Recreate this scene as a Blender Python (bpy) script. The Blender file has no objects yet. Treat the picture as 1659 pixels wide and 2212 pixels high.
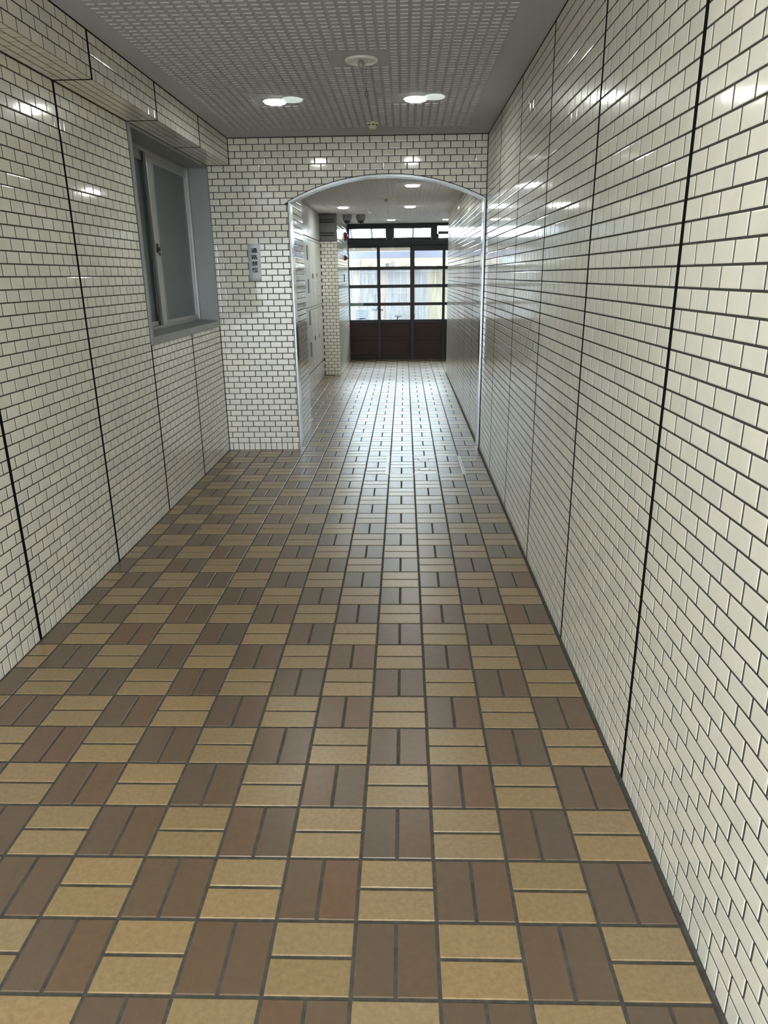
import bpy, math, random
from mathutils import Vector, Matrix
random.seed(7)
sc = bpy.context.scene
C = sc.collection

# ------------------------------------------------------------------ camera
cam_d = bpy.data.cameras.new('camera'); cam = bpy.data.objects.new('camera', cam_d); C.objects.link(cam)
F_PX, YAW, PITCH, ROLL = 1536.165, -0.03058, -0.3212, -0.01279
CAM = Vector((0.1238, -1.55647, 1.52634))
fw = Vector((math.sin(YAW)*math.cos(PITCH), math.cos(YAW)*math.cos(PITCH), math.sin(PITCH)))
rt = fw.cross(Vector((0, 0, 1))).normalized(); up = rt.cross(fw)
r2 = math.cos(ROLL)*rt + math.sin(ROLL)*up; u2 = -math.sin(ROLL)*rt + math.cos(ROLL)*up
cam.matrix_world = Matrix(((r2.x, u2.x, -fw.x, CAM.x), (r2.y, u2.y, -fw.y, CAM.y), (r2.z, u2.z, -fw.z, CAM.z), (0, 0, 0, 1)))
cam_d.sensor_fit = 'VERTICAL'; cam_d.sensor_height = 24.0; cam_d.lens = 24.0*F_PX/2212.0
cam_d.clip_start = 0.02; cam_d.clip_end = 200
sc.camera = cam

# ------------------------------------------------------------------ world, light, exposure
sc.view_settings.view_transform = 'Standard'; sc.view_settings.look = 'None'
sc.view_settings.gamma = 1.0; sc.view_settings.exposure = 0.25; sc.view_settings.use_curve_mapping = False
SKY = 23.0
LAMP_W = 4.5
w = bpy.data.worlds.new('overcast_sky'); sc.world = w; w.use_nodes = True
bg = w.node_tree.nodes['Background']; bg.inputs[0].default_value = (0.82, 0.91, 1.0, 1); bg.inputs[1].default_value = SKY
try:
    sc.cycles.use_denoising = True
    sc.cycles.max_bounces = 10; sc.cycles.diffuse_bounces = 6; sc.cycles.glossy_bounces = 5
    sc.cycles.transparent_max_bounces = 16; sc.cycles.caustics_reflective = False; sc.cycles.caustics_refractive = False
    sc.cycles.sample_clamp_indirect = 6.0
except Exception:
    pass

def area(name, loc, rot, sx, sy, power, color=(1, 1, 1), portal=False, shape='RECTANGLE'):
    l = bpy.data.lights.new(name, 'AREA'); l.shape = shape; l.size = sx
    if shape == 'RECTANGLE': l.size_y = sy
    l.energy = power; l.color = color
    if portal: l.cycles.is_portal = True
    o = bpy.data.objects.new(name, l); o.location = loc; o.rotation_euler = rot; C.objects.link(o); return o
area('sky_portal', (0.2, 12.34, 1.4), (math.radians(-90), 0, 0), 2.6, 2.1, 1, portal=True)
area('sky_portal', (-0.32, -3.80, 1.08), (math.radians(90), 0, 0), 1.56, 2.15, 1, portal=True)

# ------------------------------------------------------------------ materials
def mat(name, col, rough=0.5, metal=0.0, var=None, noise=0, nscale=40, bump=0, bscale=60, spec=0.5, emit=None, trans=0, coat=0, stretch=None, bstretch=None):
    m = bpy.data.materials.new(name); m.use_nodes = True
    nt = m.node_tree; b = nt.nodes['Principled BSDF']
    b.inputs['Base Color'].default_value = (*col, 1); b.inputs['Roughness'].default_value = rough
    b.inputs['Metallic'].default_value = metal; b.inputs['Specular IOR Level'].default_value = spec
    b.inputs['Transmission Weight'].default_value = trans; b.inputs['Coat Weight'].default_value = coat; b.inputs['Coat Roughness'].default_value = 0.28
    src = None
    tc = nt.nodes.new('ShaderNodeNewGeometry')
    def mix(a, bcol, fac, typ='MIX'):
        n = nt.nodes.new('ShaderNodeMix'); n.data_type = 'RGBA'; n.blend_type = typ
        for s, v in ((6, a), (7, bcol)):
            if hasattr(v, 'is_linked') or hasattr(v, 'node'): nt.links.new(v, n.inputs[s])
            else: n.inputs[s].default_value = (*v, 1)
        if hasattr(fac, 'node'): nt.links.new(fac, n.inputs[0])
        else: n.inputs[0].default_value = fac
        return n.outputs[2]
    src = col
    if var:
        ramp = nt.nodes.new('ShaderNodeValToRGB'); els = ramp.color_ramp.elements
        cols = [col]+list(var)
        while len(els) < len(cols): els.new(0.5)
        for i, c in enumerate(cols): els[i].position = i/(len(cols)-1)
        for i, c in enumerate(cols): els[i].color = (*c, 1)
        nt.links.new(tc.outputs['Random Per Island'], ramp.inputs[0]); src = ramp.outputs[0]
    if noise:
        n = nt.nodes.new('ShaderNodeTexNoise'); n.inputs['Scale'].default_value = nscale; n.inputs['Detail'].default_value = 6
        n.inputs['Roughness'].default_value = 0.65
        if stretch:
            mp = nt.nodes.new('ShaderNodeMapping'); mp.inputs['Scale'].default_value = stretch
            nt.links.new(tc.outputs['Position'], mp.inputs['Vector']); nt.links.new(mp.outputs[0], n.inputs['Vector'])
        else: nt.links.new(tc.outputs['Position'], n.inputs['Vector'])
        mr = nt.nodes.new('ShaderNodeMapRange'); mr.inputs[1].default_value = 0.3; mr.inputs[2].default_value = 0.7
        mr.inputs[3].default_value = 1-noise; mr.inputs[4].default_value = 1+noise
        nt.links.new(n.outputs[0], mr.inputs[0])
        cmb = nt.nodes.new('ShaderNodeCombineColor')
        for k in range(3): nt.links.new(mr.outputs[0], cmb.inputs[k])
        src = mix(src, cmb.outputs[0], 1.0, 'MULTIPLY')
    if src is not col: nt.links.new(src, b.inputs['Base Color'])
    if bump:
        n = nt.nodes.new('ShaderNodeTexNoise'); n.inputs['Scale'].default_value = bscale; n.inputs['Detail'].default_value = 3
        if bstretch:
            mp = nt.nodes.new('ShaderNodeMapping'); mp.inputs['Scale'].default_value = bstretch
            nt.links.new(tc.outputs['Position'], mp.inputs['Vector']); nt.links.new(mp.outputs[0], n.inputs['Vector'])
        else: nt.links.new(tc.outputs['Position'], n.inputs['Vector'])
        bp = nt.nodes.new('ShaderNodeBump'); bp.inputs['Strength'].default_value = 1.0; bp.inputs['Distance'].default_value = bump
        nt.links.new(n.outputs[0], bp.inputs['Height']); nt.links.new(bp.outputs[0], b.inputs['Normal'])
    if emit:
        b.inputs['Emission Color'].default_value = (*emit[0], 1); b.inputs['Emission Strength'].default_value = emit[1]
    return m
def glass(name, tint=(0.93, 0.96, 0.95), refl=0.06):
    m = bpy.data.materials.new(name); m.use_nodes = True; nt = m.node_tree; nt.nodes.clear()
    o = nt.nodes.new('ShaderNodeOutputMaterial'); t = nt.nodes.new('ShaderNodeBsdfTransparent'); g = nt.nodes.new('ShaderNodeBsdfGlossy')
    mx = nt.nodes.new('ShaderNodeMixShader'); t.inputs[0].default_value = (*tint, 1); g.inputs['Roughness'].default_value = 0.01
    lw = nt.nodes.new('ShaderNodeLayerWeight'); lw.inputs[0].default_value = 0.08
    nt.links.new(lw.outputs['Fresnel'], mx.inputs[0]); nt.links.new(t.outputs[0], mx.inputs[1]); nt.links.new(g.outputs[0], mx.inputs[2])
    nt.links.new(mx.outputs[0], o.inputs[0]); return m

M = {}
M['tile'] = mat('glazed_cream_tile', (0.76, 0.735, 0.635), 0.075, var=[(0.79, 0.76, 0.66), (0.76, 0.74, 0.645), (0.71, 0.70, 0.615), (0.78, 0.75, 0.645)], noise=0.05, nscale=9, bump=0.00022, bscale=30, spec=1.0, coat=0.4, bstretch=(1, 1, .3))
M['grout'] = mat('dark_wall_grout', (0.035, 0.033, 0.027), 0.9, noise=0.3, nscale=60)
M['sealant'] = mat('black_sealant', (0.004, 0.004, 0.004), 0.9, spec=0.1)
M['tan'] = mat('tan_floor_tile', (0.27, 0.183, 0.088), 0.33, var=[(0.245, 0.172, 0.085), (0.285, 0.19, 0.088), (0.235, 0.162, 0.075), (0.27, 0.19, 0.098)], noise=0.22, nscale=70, bump=0.00012, bscale=160, spec=0.8, coat=0.25)
M['brown'] = mat('brown_floor_tile', (0.122, 0.077, 0.044), 0.33, var=[(0.110, 0.074, 0.044), (0.125, 0.077, 0.042), (0.106, 0.074, 0.048), (0.142, 0.076, 0.038), (0.117, 0.079, 0.047)], noise=0.13, nscale=40, bump=0.00012, bscale=150, spec=0.8, coat=0.25)
M['fgrout'] = mat('dark_floor_grout', (0.055, 0.050, 0.040), 0.9, noise=0.45, nscale=35)
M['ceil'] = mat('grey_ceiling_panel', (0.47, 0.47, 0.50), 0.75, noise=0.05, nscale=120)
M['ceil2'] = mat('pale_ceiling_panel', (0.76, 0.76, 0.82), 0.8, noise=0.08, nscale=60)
M['steel'] = mat('brushed_steel', (0.55, 0.545, 0.53), 0.2, 1.0)
M['steel2'] = mat('bright_steel', (0.24, 0.24, 0.24), 0.32, 1.0)
M['alu'] = mat('silver_aluminium', (0.40, 0.40, 0.39), 0.35, 0.7)
M['alu_grey'] = mat('grey_casing', (0.27, 0.275, 0.27), 0.4, 0.25, noise=0.04, nscale=20)
M['frost'] = mat('frosted_dark_glass', (0.040, 0.056, 0.056), 0.30, trans=0.15, spec=0.6, bump=0.0003, bscale=300)
M['zinc'] = mat('pale_zinc_edge', (0.70, 0.71, 0.72), 0.35, 0.3)
M['dark'] = mat('dark_metal', (0.02, 0.02, 0.02), 0.4)
M['frame'] = mat('dark_gate_frame', (0.018, 0.018, 0.018), 0.45, spec=0.25)
M['panel'] = mat('dark_brown_panel', (0.040, 0.022, 0.019), 0.55, noise=0.05, spec=0.2)
M['cab'] = mat('pale_grey_cabinet', (0.50, 0.50, 0.47), 0.22, noise=0.03, nscale=12, bump=0.0003, bscale=9)
M['vent'] = mat('grey_louvre_box', (0.13, 0.13, 0.125), 0.5)
M['ventd'] = mat('dark_slot', (0.02, 0.02, 0.022), 0.6)
M['white'] = mat('white_enamel', (0.75, 0.74, 0.70), 0.35)
M['cream'] = mat('cream_plastic', (0.62, 0.58, 0.42), 0.45)
M['camgrey'] = mat('camera_housing_grey', (0.20, 0.20, 0.20), 0.5)
M['dome'] = mat('black_camera_dome', (0.01, 0.01, 0.012), 0.05)
M['lampw'] = mat('lit_lamp_diffuser', (0.9, 0.9, 0.88), 0.4, emit=((0.97, 1.0, 0.97), 14.0))
M['lampdim'] = mat('pale_lit_lamp_diffuser', (0.9, 0.9, 0.8), 0.4, emit=((1.0, 0.97, 0.86), 1.6))
M['bulb'] = mat('grey_bulb_glass', (0.30, 0.30, 0.29), 0.08, coat=0.5)
M['cover'] = mat('self_lit_lamp_cover', (0.78, 0.80, 0.77), 0.35, emit=((0.80, 0.90, 0.86), 0.45))  # no lamp itself: emission puts a faint glow into the cover
M['paper'] = mat('white_paper', (0.66, 0.68, 0.70), 0.6)
M['ink'] = mat('black_ink', (0.004, 0.004, 0.004), 0.6)
M['red'] = mat('red_alarm_plastic', (0.16, 0.012, 0.015), 0.3)
M['pink'] = mat('pink_tag', (0.75, 0.25, 0.38), 0.5)
M['green'] = mat('green_tape', (0.10, 0.20, 0.15), 0.4)
M['fence'] = mat('weathered_fence_board', (0.151, 0.155, 0.169), 0.85, var=[(0.162, 0.140, 0.130), (0.140, 0.148, 0.169), (0.173, 0.148, 0.112), (0.148, 0.155, 0.176)], noise=0.30, nscale=18, stretch=(1, 1, .12))
M['fence_tan'] = mat('tan_fence_board', (0.169, 0.144, 0.108), 0.85, noise=0.30, nscale=18, stretch=(1, 1, .12))
M['fence_pink'] = mat('pinkish_fence_board', (0.180, 0.148, 0.137), 0.85, noise=0.30, nscale=18, stretch=(1, 1, .12))
M['conc'] = mat('concrete_ground', (0.42, 0.41, 0.39), 0.85, noise=0.15, nscale=8)
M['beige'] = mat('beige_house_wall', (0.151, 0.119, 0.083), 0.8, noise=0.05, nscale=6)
M['canopy'] = mat('grey_canopy_metal', (0.144, 0.144, 0.180), 0.5)
M['acw'] = mat('white_box_paint', (0.324, 0.324, 0.324), 0.5)
M['pale_blue'] = mat('pale_blue_panel', (0.216, 0.302, 0.310), 0.5)
M['rubber'] = mat('black_rubber', (0.02, 0.025, 0.035), 0.6)
M['bike'] = mat('blue_grey_cycle_paint', (0.06, 0.09, 0.12), 0.35)
M['glass'] = glass('clear_gate_glass')
M['poly'] = glass('clear_canopy_sheet', (0.94, 0.97, 0.98))
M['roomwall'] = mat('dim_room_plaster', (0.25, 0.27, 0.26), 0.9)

# ------------------------------------------------------------------ mesh helpers
class MB:
    def __init__(s): s.v = []; s.f = []; s.m = []; s.mats = []; s.sm = []
    def mi(s, m):
        if m not in s.mats: s.mats.append(m)
        return s.mats.index(m)
    def add(s, vs, fs, m, smooth=False):
        o = len(s.v); k = s.mi(m); s.v += [tuple(v) for v in vs]
        for f in fs: s.f.append([o+i for i in f]); s.m.append(k); s.sm.append(smooth)
    def box(s, x0, y0, z0, x1, y1, z1, m):
        if x0 > x1: x0, x1 = x1, x0
        if y0 > y1: y0, y1 = y1, y0
        if z0 > z1: z0, z1 = z1, z0
        s.add([(x0, y0, z0), (x1, y0, z0), (x1, y1, z0), (x0, y1, z0), (x0, y0, z1), (x1, y0, z1), (x1, y1, z1), (x0, y1, z1)],
              [(0, 3, 2, 1), (4, 5, 6, 7), (0, 1, 5, 4), (1, 2, 6, 5), (2, 3, 7, 6), (3, 0, 4, 7)], m)
    def bbox(s, x0, y0, z0, x1, y1, z1, m, b=0.003):
        """box with chamfered edges"""
        if x0 > x1: x0, x1 = x1, x0
        if y0 > y1: y0, y1 = y1, y0
        if z0 > z1: z0, z1 = z1, z0
        b = min(b, (x1-x0)*.3, (y1-y0)*.3, (z1-z0)*.3)
        vs = []
        idx = {}
        for i, (x, sx) in enumerate(((x0, 1), (x1, -1))):
            for j, (y, sy) in enumerate(((y0, 1), (y1, -1))):
                for k, (z, sz) in enumerate(((z0, 1), (z1, -1))):
                    idx[i, j, k, 0] = len(vs); vs.append((x, y+sy*b, z+sz*b))
                    idx[i, j, k, 1] = len(vs); vs.append((x+sx*b, y, z+sz*b))
                    idx[i, j, k, 2] = len(vs); vs.append((x+sx*b, y+sy*b, z))
        fs = []
        for i in (0, 1): fs.append([idx[i, 0, 0, 0], idx[i, 1, 0, 0], idx[i, 1, 1, 0], idx[i, 0, 1, 0]])
        for j in (0, 1): fs.append([idx[0, j, 0, 1], idx[1, j, 0, 1], idx[1, j, 1, 1], idx[0, j, 1, 1]])
        for k in (0, 1): fs.append([idx[0, 0, k, 2], idx[1, 0, k, 2], idx[1, 1, k, 2], idx[0, 1, k, 2]])
        for i in (0, 1):
            for j in (0, 1): fs.append([idx[i, j, 0, 0], idx[i, j, 0, 1], idx[i, j, 1, 1], idx[i, j, 1, 0]])
        for i in (0, 1):
            for k in (0, 1): fs.append([idx[i, 0, k, 0], idx[i, 0, k, 2], idx[i, 1, k, 2], idx[i, 1, k, 0]])
        for j in (0, 1):
            for k in (0, 1): fs.append([idx[0, j, k, 1], idx[0, j, k, 2], idx[1, j, k, 2], idx[1, j, k, 1]])
        for i in (0, 1):
            for j in (0, 1):
                for k in (0, 1): fs.append([idx[i, j, k, 0], idx[i, j, k, 1], idx[i, j, k, 2]])
        s.add(vs, fs, m)
    def tube(s, pts, r, m, n=8, closed=False):
        pts = [Vector(p) for p in pts]; N = len(pts); rings = []
        for i, p in enumerate(pts):
            a = pts[i-1] if (i > 0 or closed) else pts[i]; b = pts[(i+1) % N] if (i < N-1 or closed) else pts[i]
            t = (b-a).normalized(); ref = Vector((0, 0, 1)) if abs(t.z) < .9 else Vector((1, 0, 0))
            u = t.cross(ref).normalized(); v = t.cross(u)
            rr = r[i] if isinstance(r, (list, tuple)) else r
            rings.append([p+rr*(math.cos(2*math.pi*k/n)*u+math.sin(2*math.pi*k/n)*v) for k in range(n)])
        vs = [q for rg in rings for q in rg]; fs = []
        for i in range(N if closed else N-1):
            j = (i+1) % N
            for k in range(n): fs.append((i*n+k, i*n+(k+1) % n, j*n+(k+1) % n, j*n+k))
        if not closed: fs.append(tuple(range(n))); fs.append(tuple((N-1)*n+k for k in range(n)))
        s.add(vs, fs, m, True)
    def lathe(s, prof, c, m, n=28, axis='z', cap=False):
        """prof: list of (radius, height)"""
        c = Vector(c); vs = []
        for r, h in prof:
            for k in range(n):
                a = 2*math.pi*k/n; x, y = r*math.cos(a), r*math.sin(a)
                vs.append(c+(Vector((x, y, h)) if axis == 'z' else (Vector((h, x, y)) if axis == 'x' else Vector((x, h, y)))))
        fs = []
        for i in range(len(prof)-1):
            for k in range(n): fs.append((i*n+k, i*n+(k+1) % n, (i+1)*n+(k+1) % n, (i+1)*n+k))
        if cap: fs.append(tuple(range(n))); fs.append(tuple((len(prof)-1)*n+k for k in range(n)))
        s.add(vs, fs, m, True)
    def tile(s, poly, o, U, V, N, t, ch, drop, m, tilt=0.0):
        """bevelled tile on polygon poly [(u,v)] lying on plane (o,U,V), standing t proud along N"""
        n = len(poly); cu = sum(p[0] for p in poly)/n; cv = sum(p[1] for p in poly)/n
        hu = max(abs(p[0]-cu) for p in poly) or 1; hv = max(abs(p[1]-cv) for p in poly) or 1
        if hu < ch*1.3 or hv < ch*1.3: return
        ta, tb = random.uniform(-tilt, tilt), random.uniform(-tilt, tilt)*.4
        P = lambda u, v, h: o+U*u+V*v+N*h
        vs = [P(u, v, 0) for u, v in poly]+[P(u, v, t-drop+(u-cu)*ta+(v-cv)*tb) for u, v in poly]
        vs += [P(cu+(u-cu)*(1-ch/hu), cv+(v-cv)*(1-ch/hv), t+(u-cu)*ta+(v-cv)*tb) for u, v in poly]
        fs = []
        for i in range(n):
            j = (i+1) % n; fs.append((i, j, n+j, n+i)); fs.append((n+i, n+j, 2*n+j, 2*n+i))
        fs.append(tuple(range(2*n, 3*n)))
        s.add(vs, fs, m)
    def build(s, name, parent=None, **props):
        me = bpy.data.meshes.new(name); me.from_pydata(s.v, [], s.f)
        for m in s.mats: me.materials.append(m)
        me.polygons.foreach_set('material_index', s.m); me.polygons.foreach_set('use_smooth', s.sm); me.update()
        o = bpy.data.objects.new(name, me); C.objects.link(o)
        if parent is not None: o.parent = parent
        for k, v in props.items(): o[k] = v
        return o
def recalc(o):
    import bmesh
    bm = bmesh.new(); bm.from_mesh(o.data); bmesh.ops.recalc_face_normals(bm, faces=bm.faces); bm.to_mesh(o.data); bm.free(); return o
def empty(name, loc, rz=0.0, **props):
    o = bpy.data.objects.new(name, None); C.objects.link(o); o.location = loc; o.rotation_euler = (0, 0, rz)
    o.empty_display_size = 0.05
    for k, v in props.items(): o[k] = v
    return o
def copy_tree(o, parent=None):
    c = o.copy(); C.objects.link(c); c.parent = parent
    for ch in list(o.children): copy_tree(ch, c)
    return c
def struct(mb, name, parent=None): return recalc(mb.build(name, parent, kind='structure'))

X, Y, Z = Vector((1, 0, 0)), Vector((0, 1, 0)), Vector((0, 0, 1))
XL, XB, XR = -1.502, -1.316, 0.810
W = 4.876                       # the wall with the arch
Z0, RP, TP = 0.066, 0.0508, 0.1012
HC = Z0+50*RP                   # ceiling of the front passage
ZB = Z0+46*RP                   # underside of the beam
YB = -3.7                       # open end behind the camera
HC2 = 2.43                      # ceiling beyond the arch
PY, YE, YG = 10.10, 10.26, 12.25
JV = 0.0072                     # upright joints
JT = 0.0057                      # joint width
TT = 0.0013                     # tile proud of grout

def clip(poly, f):
    out = []
    for i in range(len(poly)):
        a, b = poly[i], poly[(i+1) % len(poly)]; fa, fb = f(a), f(b)
        if fa >= 0: out.append(a)
        if (fa >= 0) != (fb >= 0):
            t = fa/(fa-fb); out.append((a[0]+t*(b[0]-a[0]), a[1]+t*(b[1]-a[1])))
    return out
def tiles(mb, o, U, N, breaks, z0, z1, row0=0, holes=(), clipf=None, jw=0.022, start=None, pitch=None, soldier=True, parity=0):
    """running bond between the vertical break lines; rows counted from Z0"""
    def put(u0, u1, v0, v1):
        if u1-u0 < 0.012 or v1-v0 < 0.012: return
        for (a, b, c, d) in holes:
            if u0 < b-1e-4 and u1 > a+1e-4 and v0 < d-1e-4 and v1 > c+1e-4:
                if u0 < a-0.012: put(u0, a, v0, v1)
                if u1 > b+0.012: put(b, u1, v0, v1)
                if v0 < c-0.012 and u1 > a and u0 < b: put(max(u0, a), min(u1, b), v0, c)
                if v1 > d+0.012 and u1 > a and u0 < b: put(max(u0, a), min(u1, b), d, v1)
                return
        poly = [(u0, v0), (u1, v0), (u1, v1), (u0, v1)]
        if clipf: poly = clipf(poly)
        if len(poly) >= 3: mb.tile(poly, o, U, Z, N, TT, 0.0026, 0.0006, M['tile'], 0.004)
    for bi in range(len(breaks)-1):
        a, b = breaks[bi], breaks[bi+1]
        n = max(1, round((b-a)/TP)) if pitch is None else None
        p = pitch or (b-a)/n
        lo = a+(jw/2 if start is None else JT/2); hi = b-(jw/2 if start is None else JT/2)
        base = a if start is None else start
        for r in range(50):
            v0, v1 = Z0+r*RP+JT/2, Z0+(r+1)*RP-JT/2
            if v1 < z0+.01 or v0 > z1-.01: continue
            v0, v1 = max(v0, z0), min(v1, z1)
            off = 0 if (r+parity) % 2 else p/2
            k = math.floor((lo-base-off)/p)
            while True:
                u0, u1 = base+off+k*p+JV/2, base+off+(k+1)*p-JV/2
                k += 1
                if u0 > hi: break
                u0, u1 = max(u0, lo), min(u1, hi)
                put(u0, u1, v0, v1)
        if soldier and z0 < 0.02:
            k = 0; q = p/2; base2 = base+math.floor((lo-base)/q)*q
            while True:
                u0, u1 = base2+k*q+JT/2, base2+(k+1)*q-JT/2; k += 1
                if u0 > hi: break
                put(max(u0, lo), min(u1, hi), 0.002, Z0-JT/2)

# ------------------------------------------------------------------ floor
mb = MB()
mb.box(-2.1, YB-0.2, -0.12, 2.3, YG+0.12, -0.0018, M['fgrout'])
HAT = (-0.025, 3.985, 0.592, 4.575)         # the inspection hatch
def floor_tile(x0, y0, x1, y1, m):
    xa, xb = XL+0.006, XR-0.012
    yc = (y0+y1)/2
    if yc > YE: xb = 2.2
    if 5.65 < yc < PY: xa = -1.17
    elif y0 >= W and yc <= 5.65: xa = -0.83
    elif yc >= PY: xa = -0.90
    x0, x1 = max(x0, xa), min(x1, xb)
    if yc > W and y0 < W < y1: y0 = y0
    if x1-x0 < 0.02: return
    mb.tile([(x0, y0), (x1, y0), (x1, y1), (x0, y1)], Vector((0, 0, -0.004)), X, Y, Z, 0.004, 0.0022, 0.0012, m, 0.004)
g = 0.0045
for i in range(-8, 11):
    for j in range(-23, 61):
        x0, y0 = i*0.2, j*0.2
        cx, cy = x0+.1, y0+.1
        if cy > YG-0.02: continue
        inh = (0 <= i <= 2 and 20 <= j <= 22)
        s = 0.0
        if (i+j) % 2:
            if inh and i == 1 and j in (20, 22):
                continue
            floor_tile(x0+g, y0+g, x0+.2-g, y0+.1-g, M['tan']); floor_tile(x0+g, y0+.1+g, x0+.2-g, y0+.2-g, M['tan'])
        else:
            floor_tile(x0+g, y0+g, x0+.1-g, y0+.2-g, M['brown']); floor_tile(x0+.1+g, y0+g, x0+.2-g, y0+.2-g, M['brown'])
# tan tiles of the hatch lid, cut around the two lifting slots
for j in (20, 22):
    y0 = j*0.2
    ys = y0+0.035 if j == 20 else y0+0.165     # not on the joint
    yl, yh = (y0+.118, y0+.150) if j == 20 else (y0+.055, y0+.087)
    full = (y0+g, y0+.1-g) if j == 20 else (y0+.1+g, y0+.2-g)
    cut = (y0+.1+g, y0+.2-g) if j == 20 else (y0+g, y0+.1-g)
    floor_tile(.2+g, full[0], .4-g, full[1], M['tan'])
    floor_tile(.2+g, cut[0], .4-g, yl, M['tan']); floor_tile(.2+g, yh, .4-g, cut[1], M['tan'])
    floor_tile(.2+g, yl, .24, yh, M['tan']); floor_tile(.336, yl, .4-g, yh, M['tan'])
struct(mb, 'floor')

# ------------------------------------------------------------------ ceilings
def ceiling(name, m, z, x0, x1, y0, y1, slab, patches, xo, yo, depth=0.006, px=0.0518, py=0.0493, bw=0.036):
    mb = MB(); mb.box(*slab, m)
    i0, i1 = math.ceil((x0-xo)/px), math.floor((x1-xo)/px); j0, j1 = math.ceil((y0-yo)/py), math.floor((y1-yo)/py)
    for i in range(i0, i1):
        for j in range(j0, j1):
            a, b = xo+i*px, yo+j*py; c, d = a+bw, b+py-0.005
            cx, cy = (a+c)/2, (b+d)/2
            if any(p[0] < cx < p[1] and p[2] < cy < p[3] for p in patches): continue
            e = 0.0012
            mb.add([(a, b, z), (c, b, z), (c, d, z), (a, d, z), (a+e, b+e*2.0, z-depth), (c-e, b+e*2.0, z-depth), (c-e, d-e, z-depth+.0025), (a+e, d-e, z-depth+.0025)],
                   [(4, 5, 6, 7), (0, 1, 5, 4), (1, 2, 6, 5), (2, 3, 7, 6), (3, 0, 4, 7)], m)
    return struct(mb, name)
MAIN = [(-0.845, -0.552, 3.475, 3.775), (0.060, 0.356, 3.475, 3.765), (-0.252, 0.058, 2.60, 2.88)]
ceiling('ceiling', M['ceil'], HC, -1.21, 0.66, YB, 4.585, (-1.7, YB-.1, HC, 1.05, W+.13, HC+.15), MAIN, 0.007, 0.03)
def ci(x, y): return (0.124+(x-0.124)*.968, -1.556+(y+1.556)*.968)
LIT = [ci(0.22, 6.93), ci(-0.741, 9.43), ci(0.216, 9.45), ci(-0.097, 11.96), ci(0.885, 12.05)]
EM2 = ci(-0.10, 8.36)
PT = [(x-.16, x+.16, y-.16, y+.16) for x, y in LIT+[EM2]]
ceiling('ceiling', M['ceil2'], HC2, -1.0, 0.70, 5.1, YG-0.10, (-1.75, W+.13, HC2, 2.3, YG+.12, HC2+.3), PT, 0.007, 0.03, depth=0.003, bw=0.040)

# ------------------------------------------------------------------ left wall, beam, right wall
LJ = [1.24+0.922*k for k in range(-7, 4)]
LJ = [YB]+[j for j in LJ if j > YB+.1]+[W]
WY0, WY1, WZ0, WZ1 = 3.085, 4.862, 1.118, ZB
mb = MB()
for (a, b, c, d) in ((YB, WY0, 0, HC), (WY0, W+.12, 0, WZ0), (WY1, W+.12, WZ0, HC), (WY0, WY1, WZ1, HC)):
    mb.box(XL-.16, a, c, XL-TT, b, d, M['grout'])
tiles(mb, Vector((XL-TT, 0, 0)), Y, X, LJ, 0, ZB-.004, holes=[(WY0-.004, WY1+.004, WZ0-.004, WZ1+1)])
for j in LJ[1:-1]:
    z1 = WZ0 if WY0-0.01 < j < WY1 else ZB
    mb.box(XL-TT, j-.0105, 0, XL-.0004, j+.0105, z1, M['sealant'])
mb.box(XL-TT, W-.006, 0, XL-.001, W-.001, WZ0, M['sealant'])
struct(mb, 'wall_left')

mb = MB()
mb.box(XL-TT, YB, ZB+TT, XB-TT, W-.001, HC, M['grout'])
tiles(mb, Vector((XB-TT, 0, 0)), Y, X, LJ, ZB+.001, HC-.006)
# underside: strips running along the passage
S = [XB-.003, XB-.048, XB-.093, XB-.138, XL+.004]
for bi in range(len(LJ)-1):
    a, b = LJ[bi], LJ[bi+1]; p = (b-a)/max(1, round((b-a)/TP))
    for si in range(4):
        off = p/2 if si % 2 else 0
        k = -1
        while True:
            u0, u1 = a+off+k*p+.0035, a+off+(k+1)*p-.0035; k += 1
            if u0 > b-.004: break
            u0, u1 = max(u0, a+.0105), min(u1, b-.0105)
            if u1-u0 < .02: continue
            xa, xb = S[si+1]+.0028, S[si]-(.0028 if si else 0)
            mb.tile([(xa, u0), (xb, u0), (xb, u1), (xa, u1)], Vector((0, 0, ZB+TT)), X, Y, -Z, TT, .002, .0006, M['tile'], .002)
for j in LJ[1:-1]:
    mb.box(XL, j-.0105, ZB+.0004, XB-.0004, j+.0105, ZB+.006, M['sealant']); mb.box(XB-.006, j-.0105, ZB+.0004, XB-.0004, j+.0105, HC, M['sealant'])
mb.box(XB-.004, YB, HC-.006, XB+.001, W, HC, M['sealant'])
struct(mb, 'wall_beam')

RJ = [0.345+0.922*k for k in range(-6, 11)]
RJ = [YB]+[j for j in RJ if j > YB+.1 and j < YE-.1]+[YE]
mb = MB()
mb.box(XR+TT, YB, 0, XR+.2, YE-TT, HC, M['grout'])
oR = Vector((XR+TT, 0, 0))
tiles(mb, oR, Y, -X, [j for j in RJ if j < W]+[W], 0, HC-.006)
tiles(mb, oR, Y, -X, [W+.12]+[j for j in RJ if j > W+.3], 0, HC2)
tiles(mb, Vector((XR, YE-TT, 0)), X, Y, [0.0, 0.2], 0, HC2)
for j in RJ[1:-1]: mb.box(XR+.0004, j-.0105, 0, XR+TT, j+.0105, HC if j < W else HC2, M['sealant'])
mb.box(XR-.001, YB, HC-.006, XR+TT, W, HC, M['sealant'])
mb.box(XR-.010, YB, -.003, XR+TT, W, 0.002, M['fgrout'])
struct(mb, 'wall_right')
mb = MB(); mb.box(2.1, YE-.0, 0, 2.25, YG+.1, HC2, M['grout'])
tiles(mb, Vector((2.1, 0, 0)), Y, -X, [YE, YG], 0, HC2)
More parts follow.
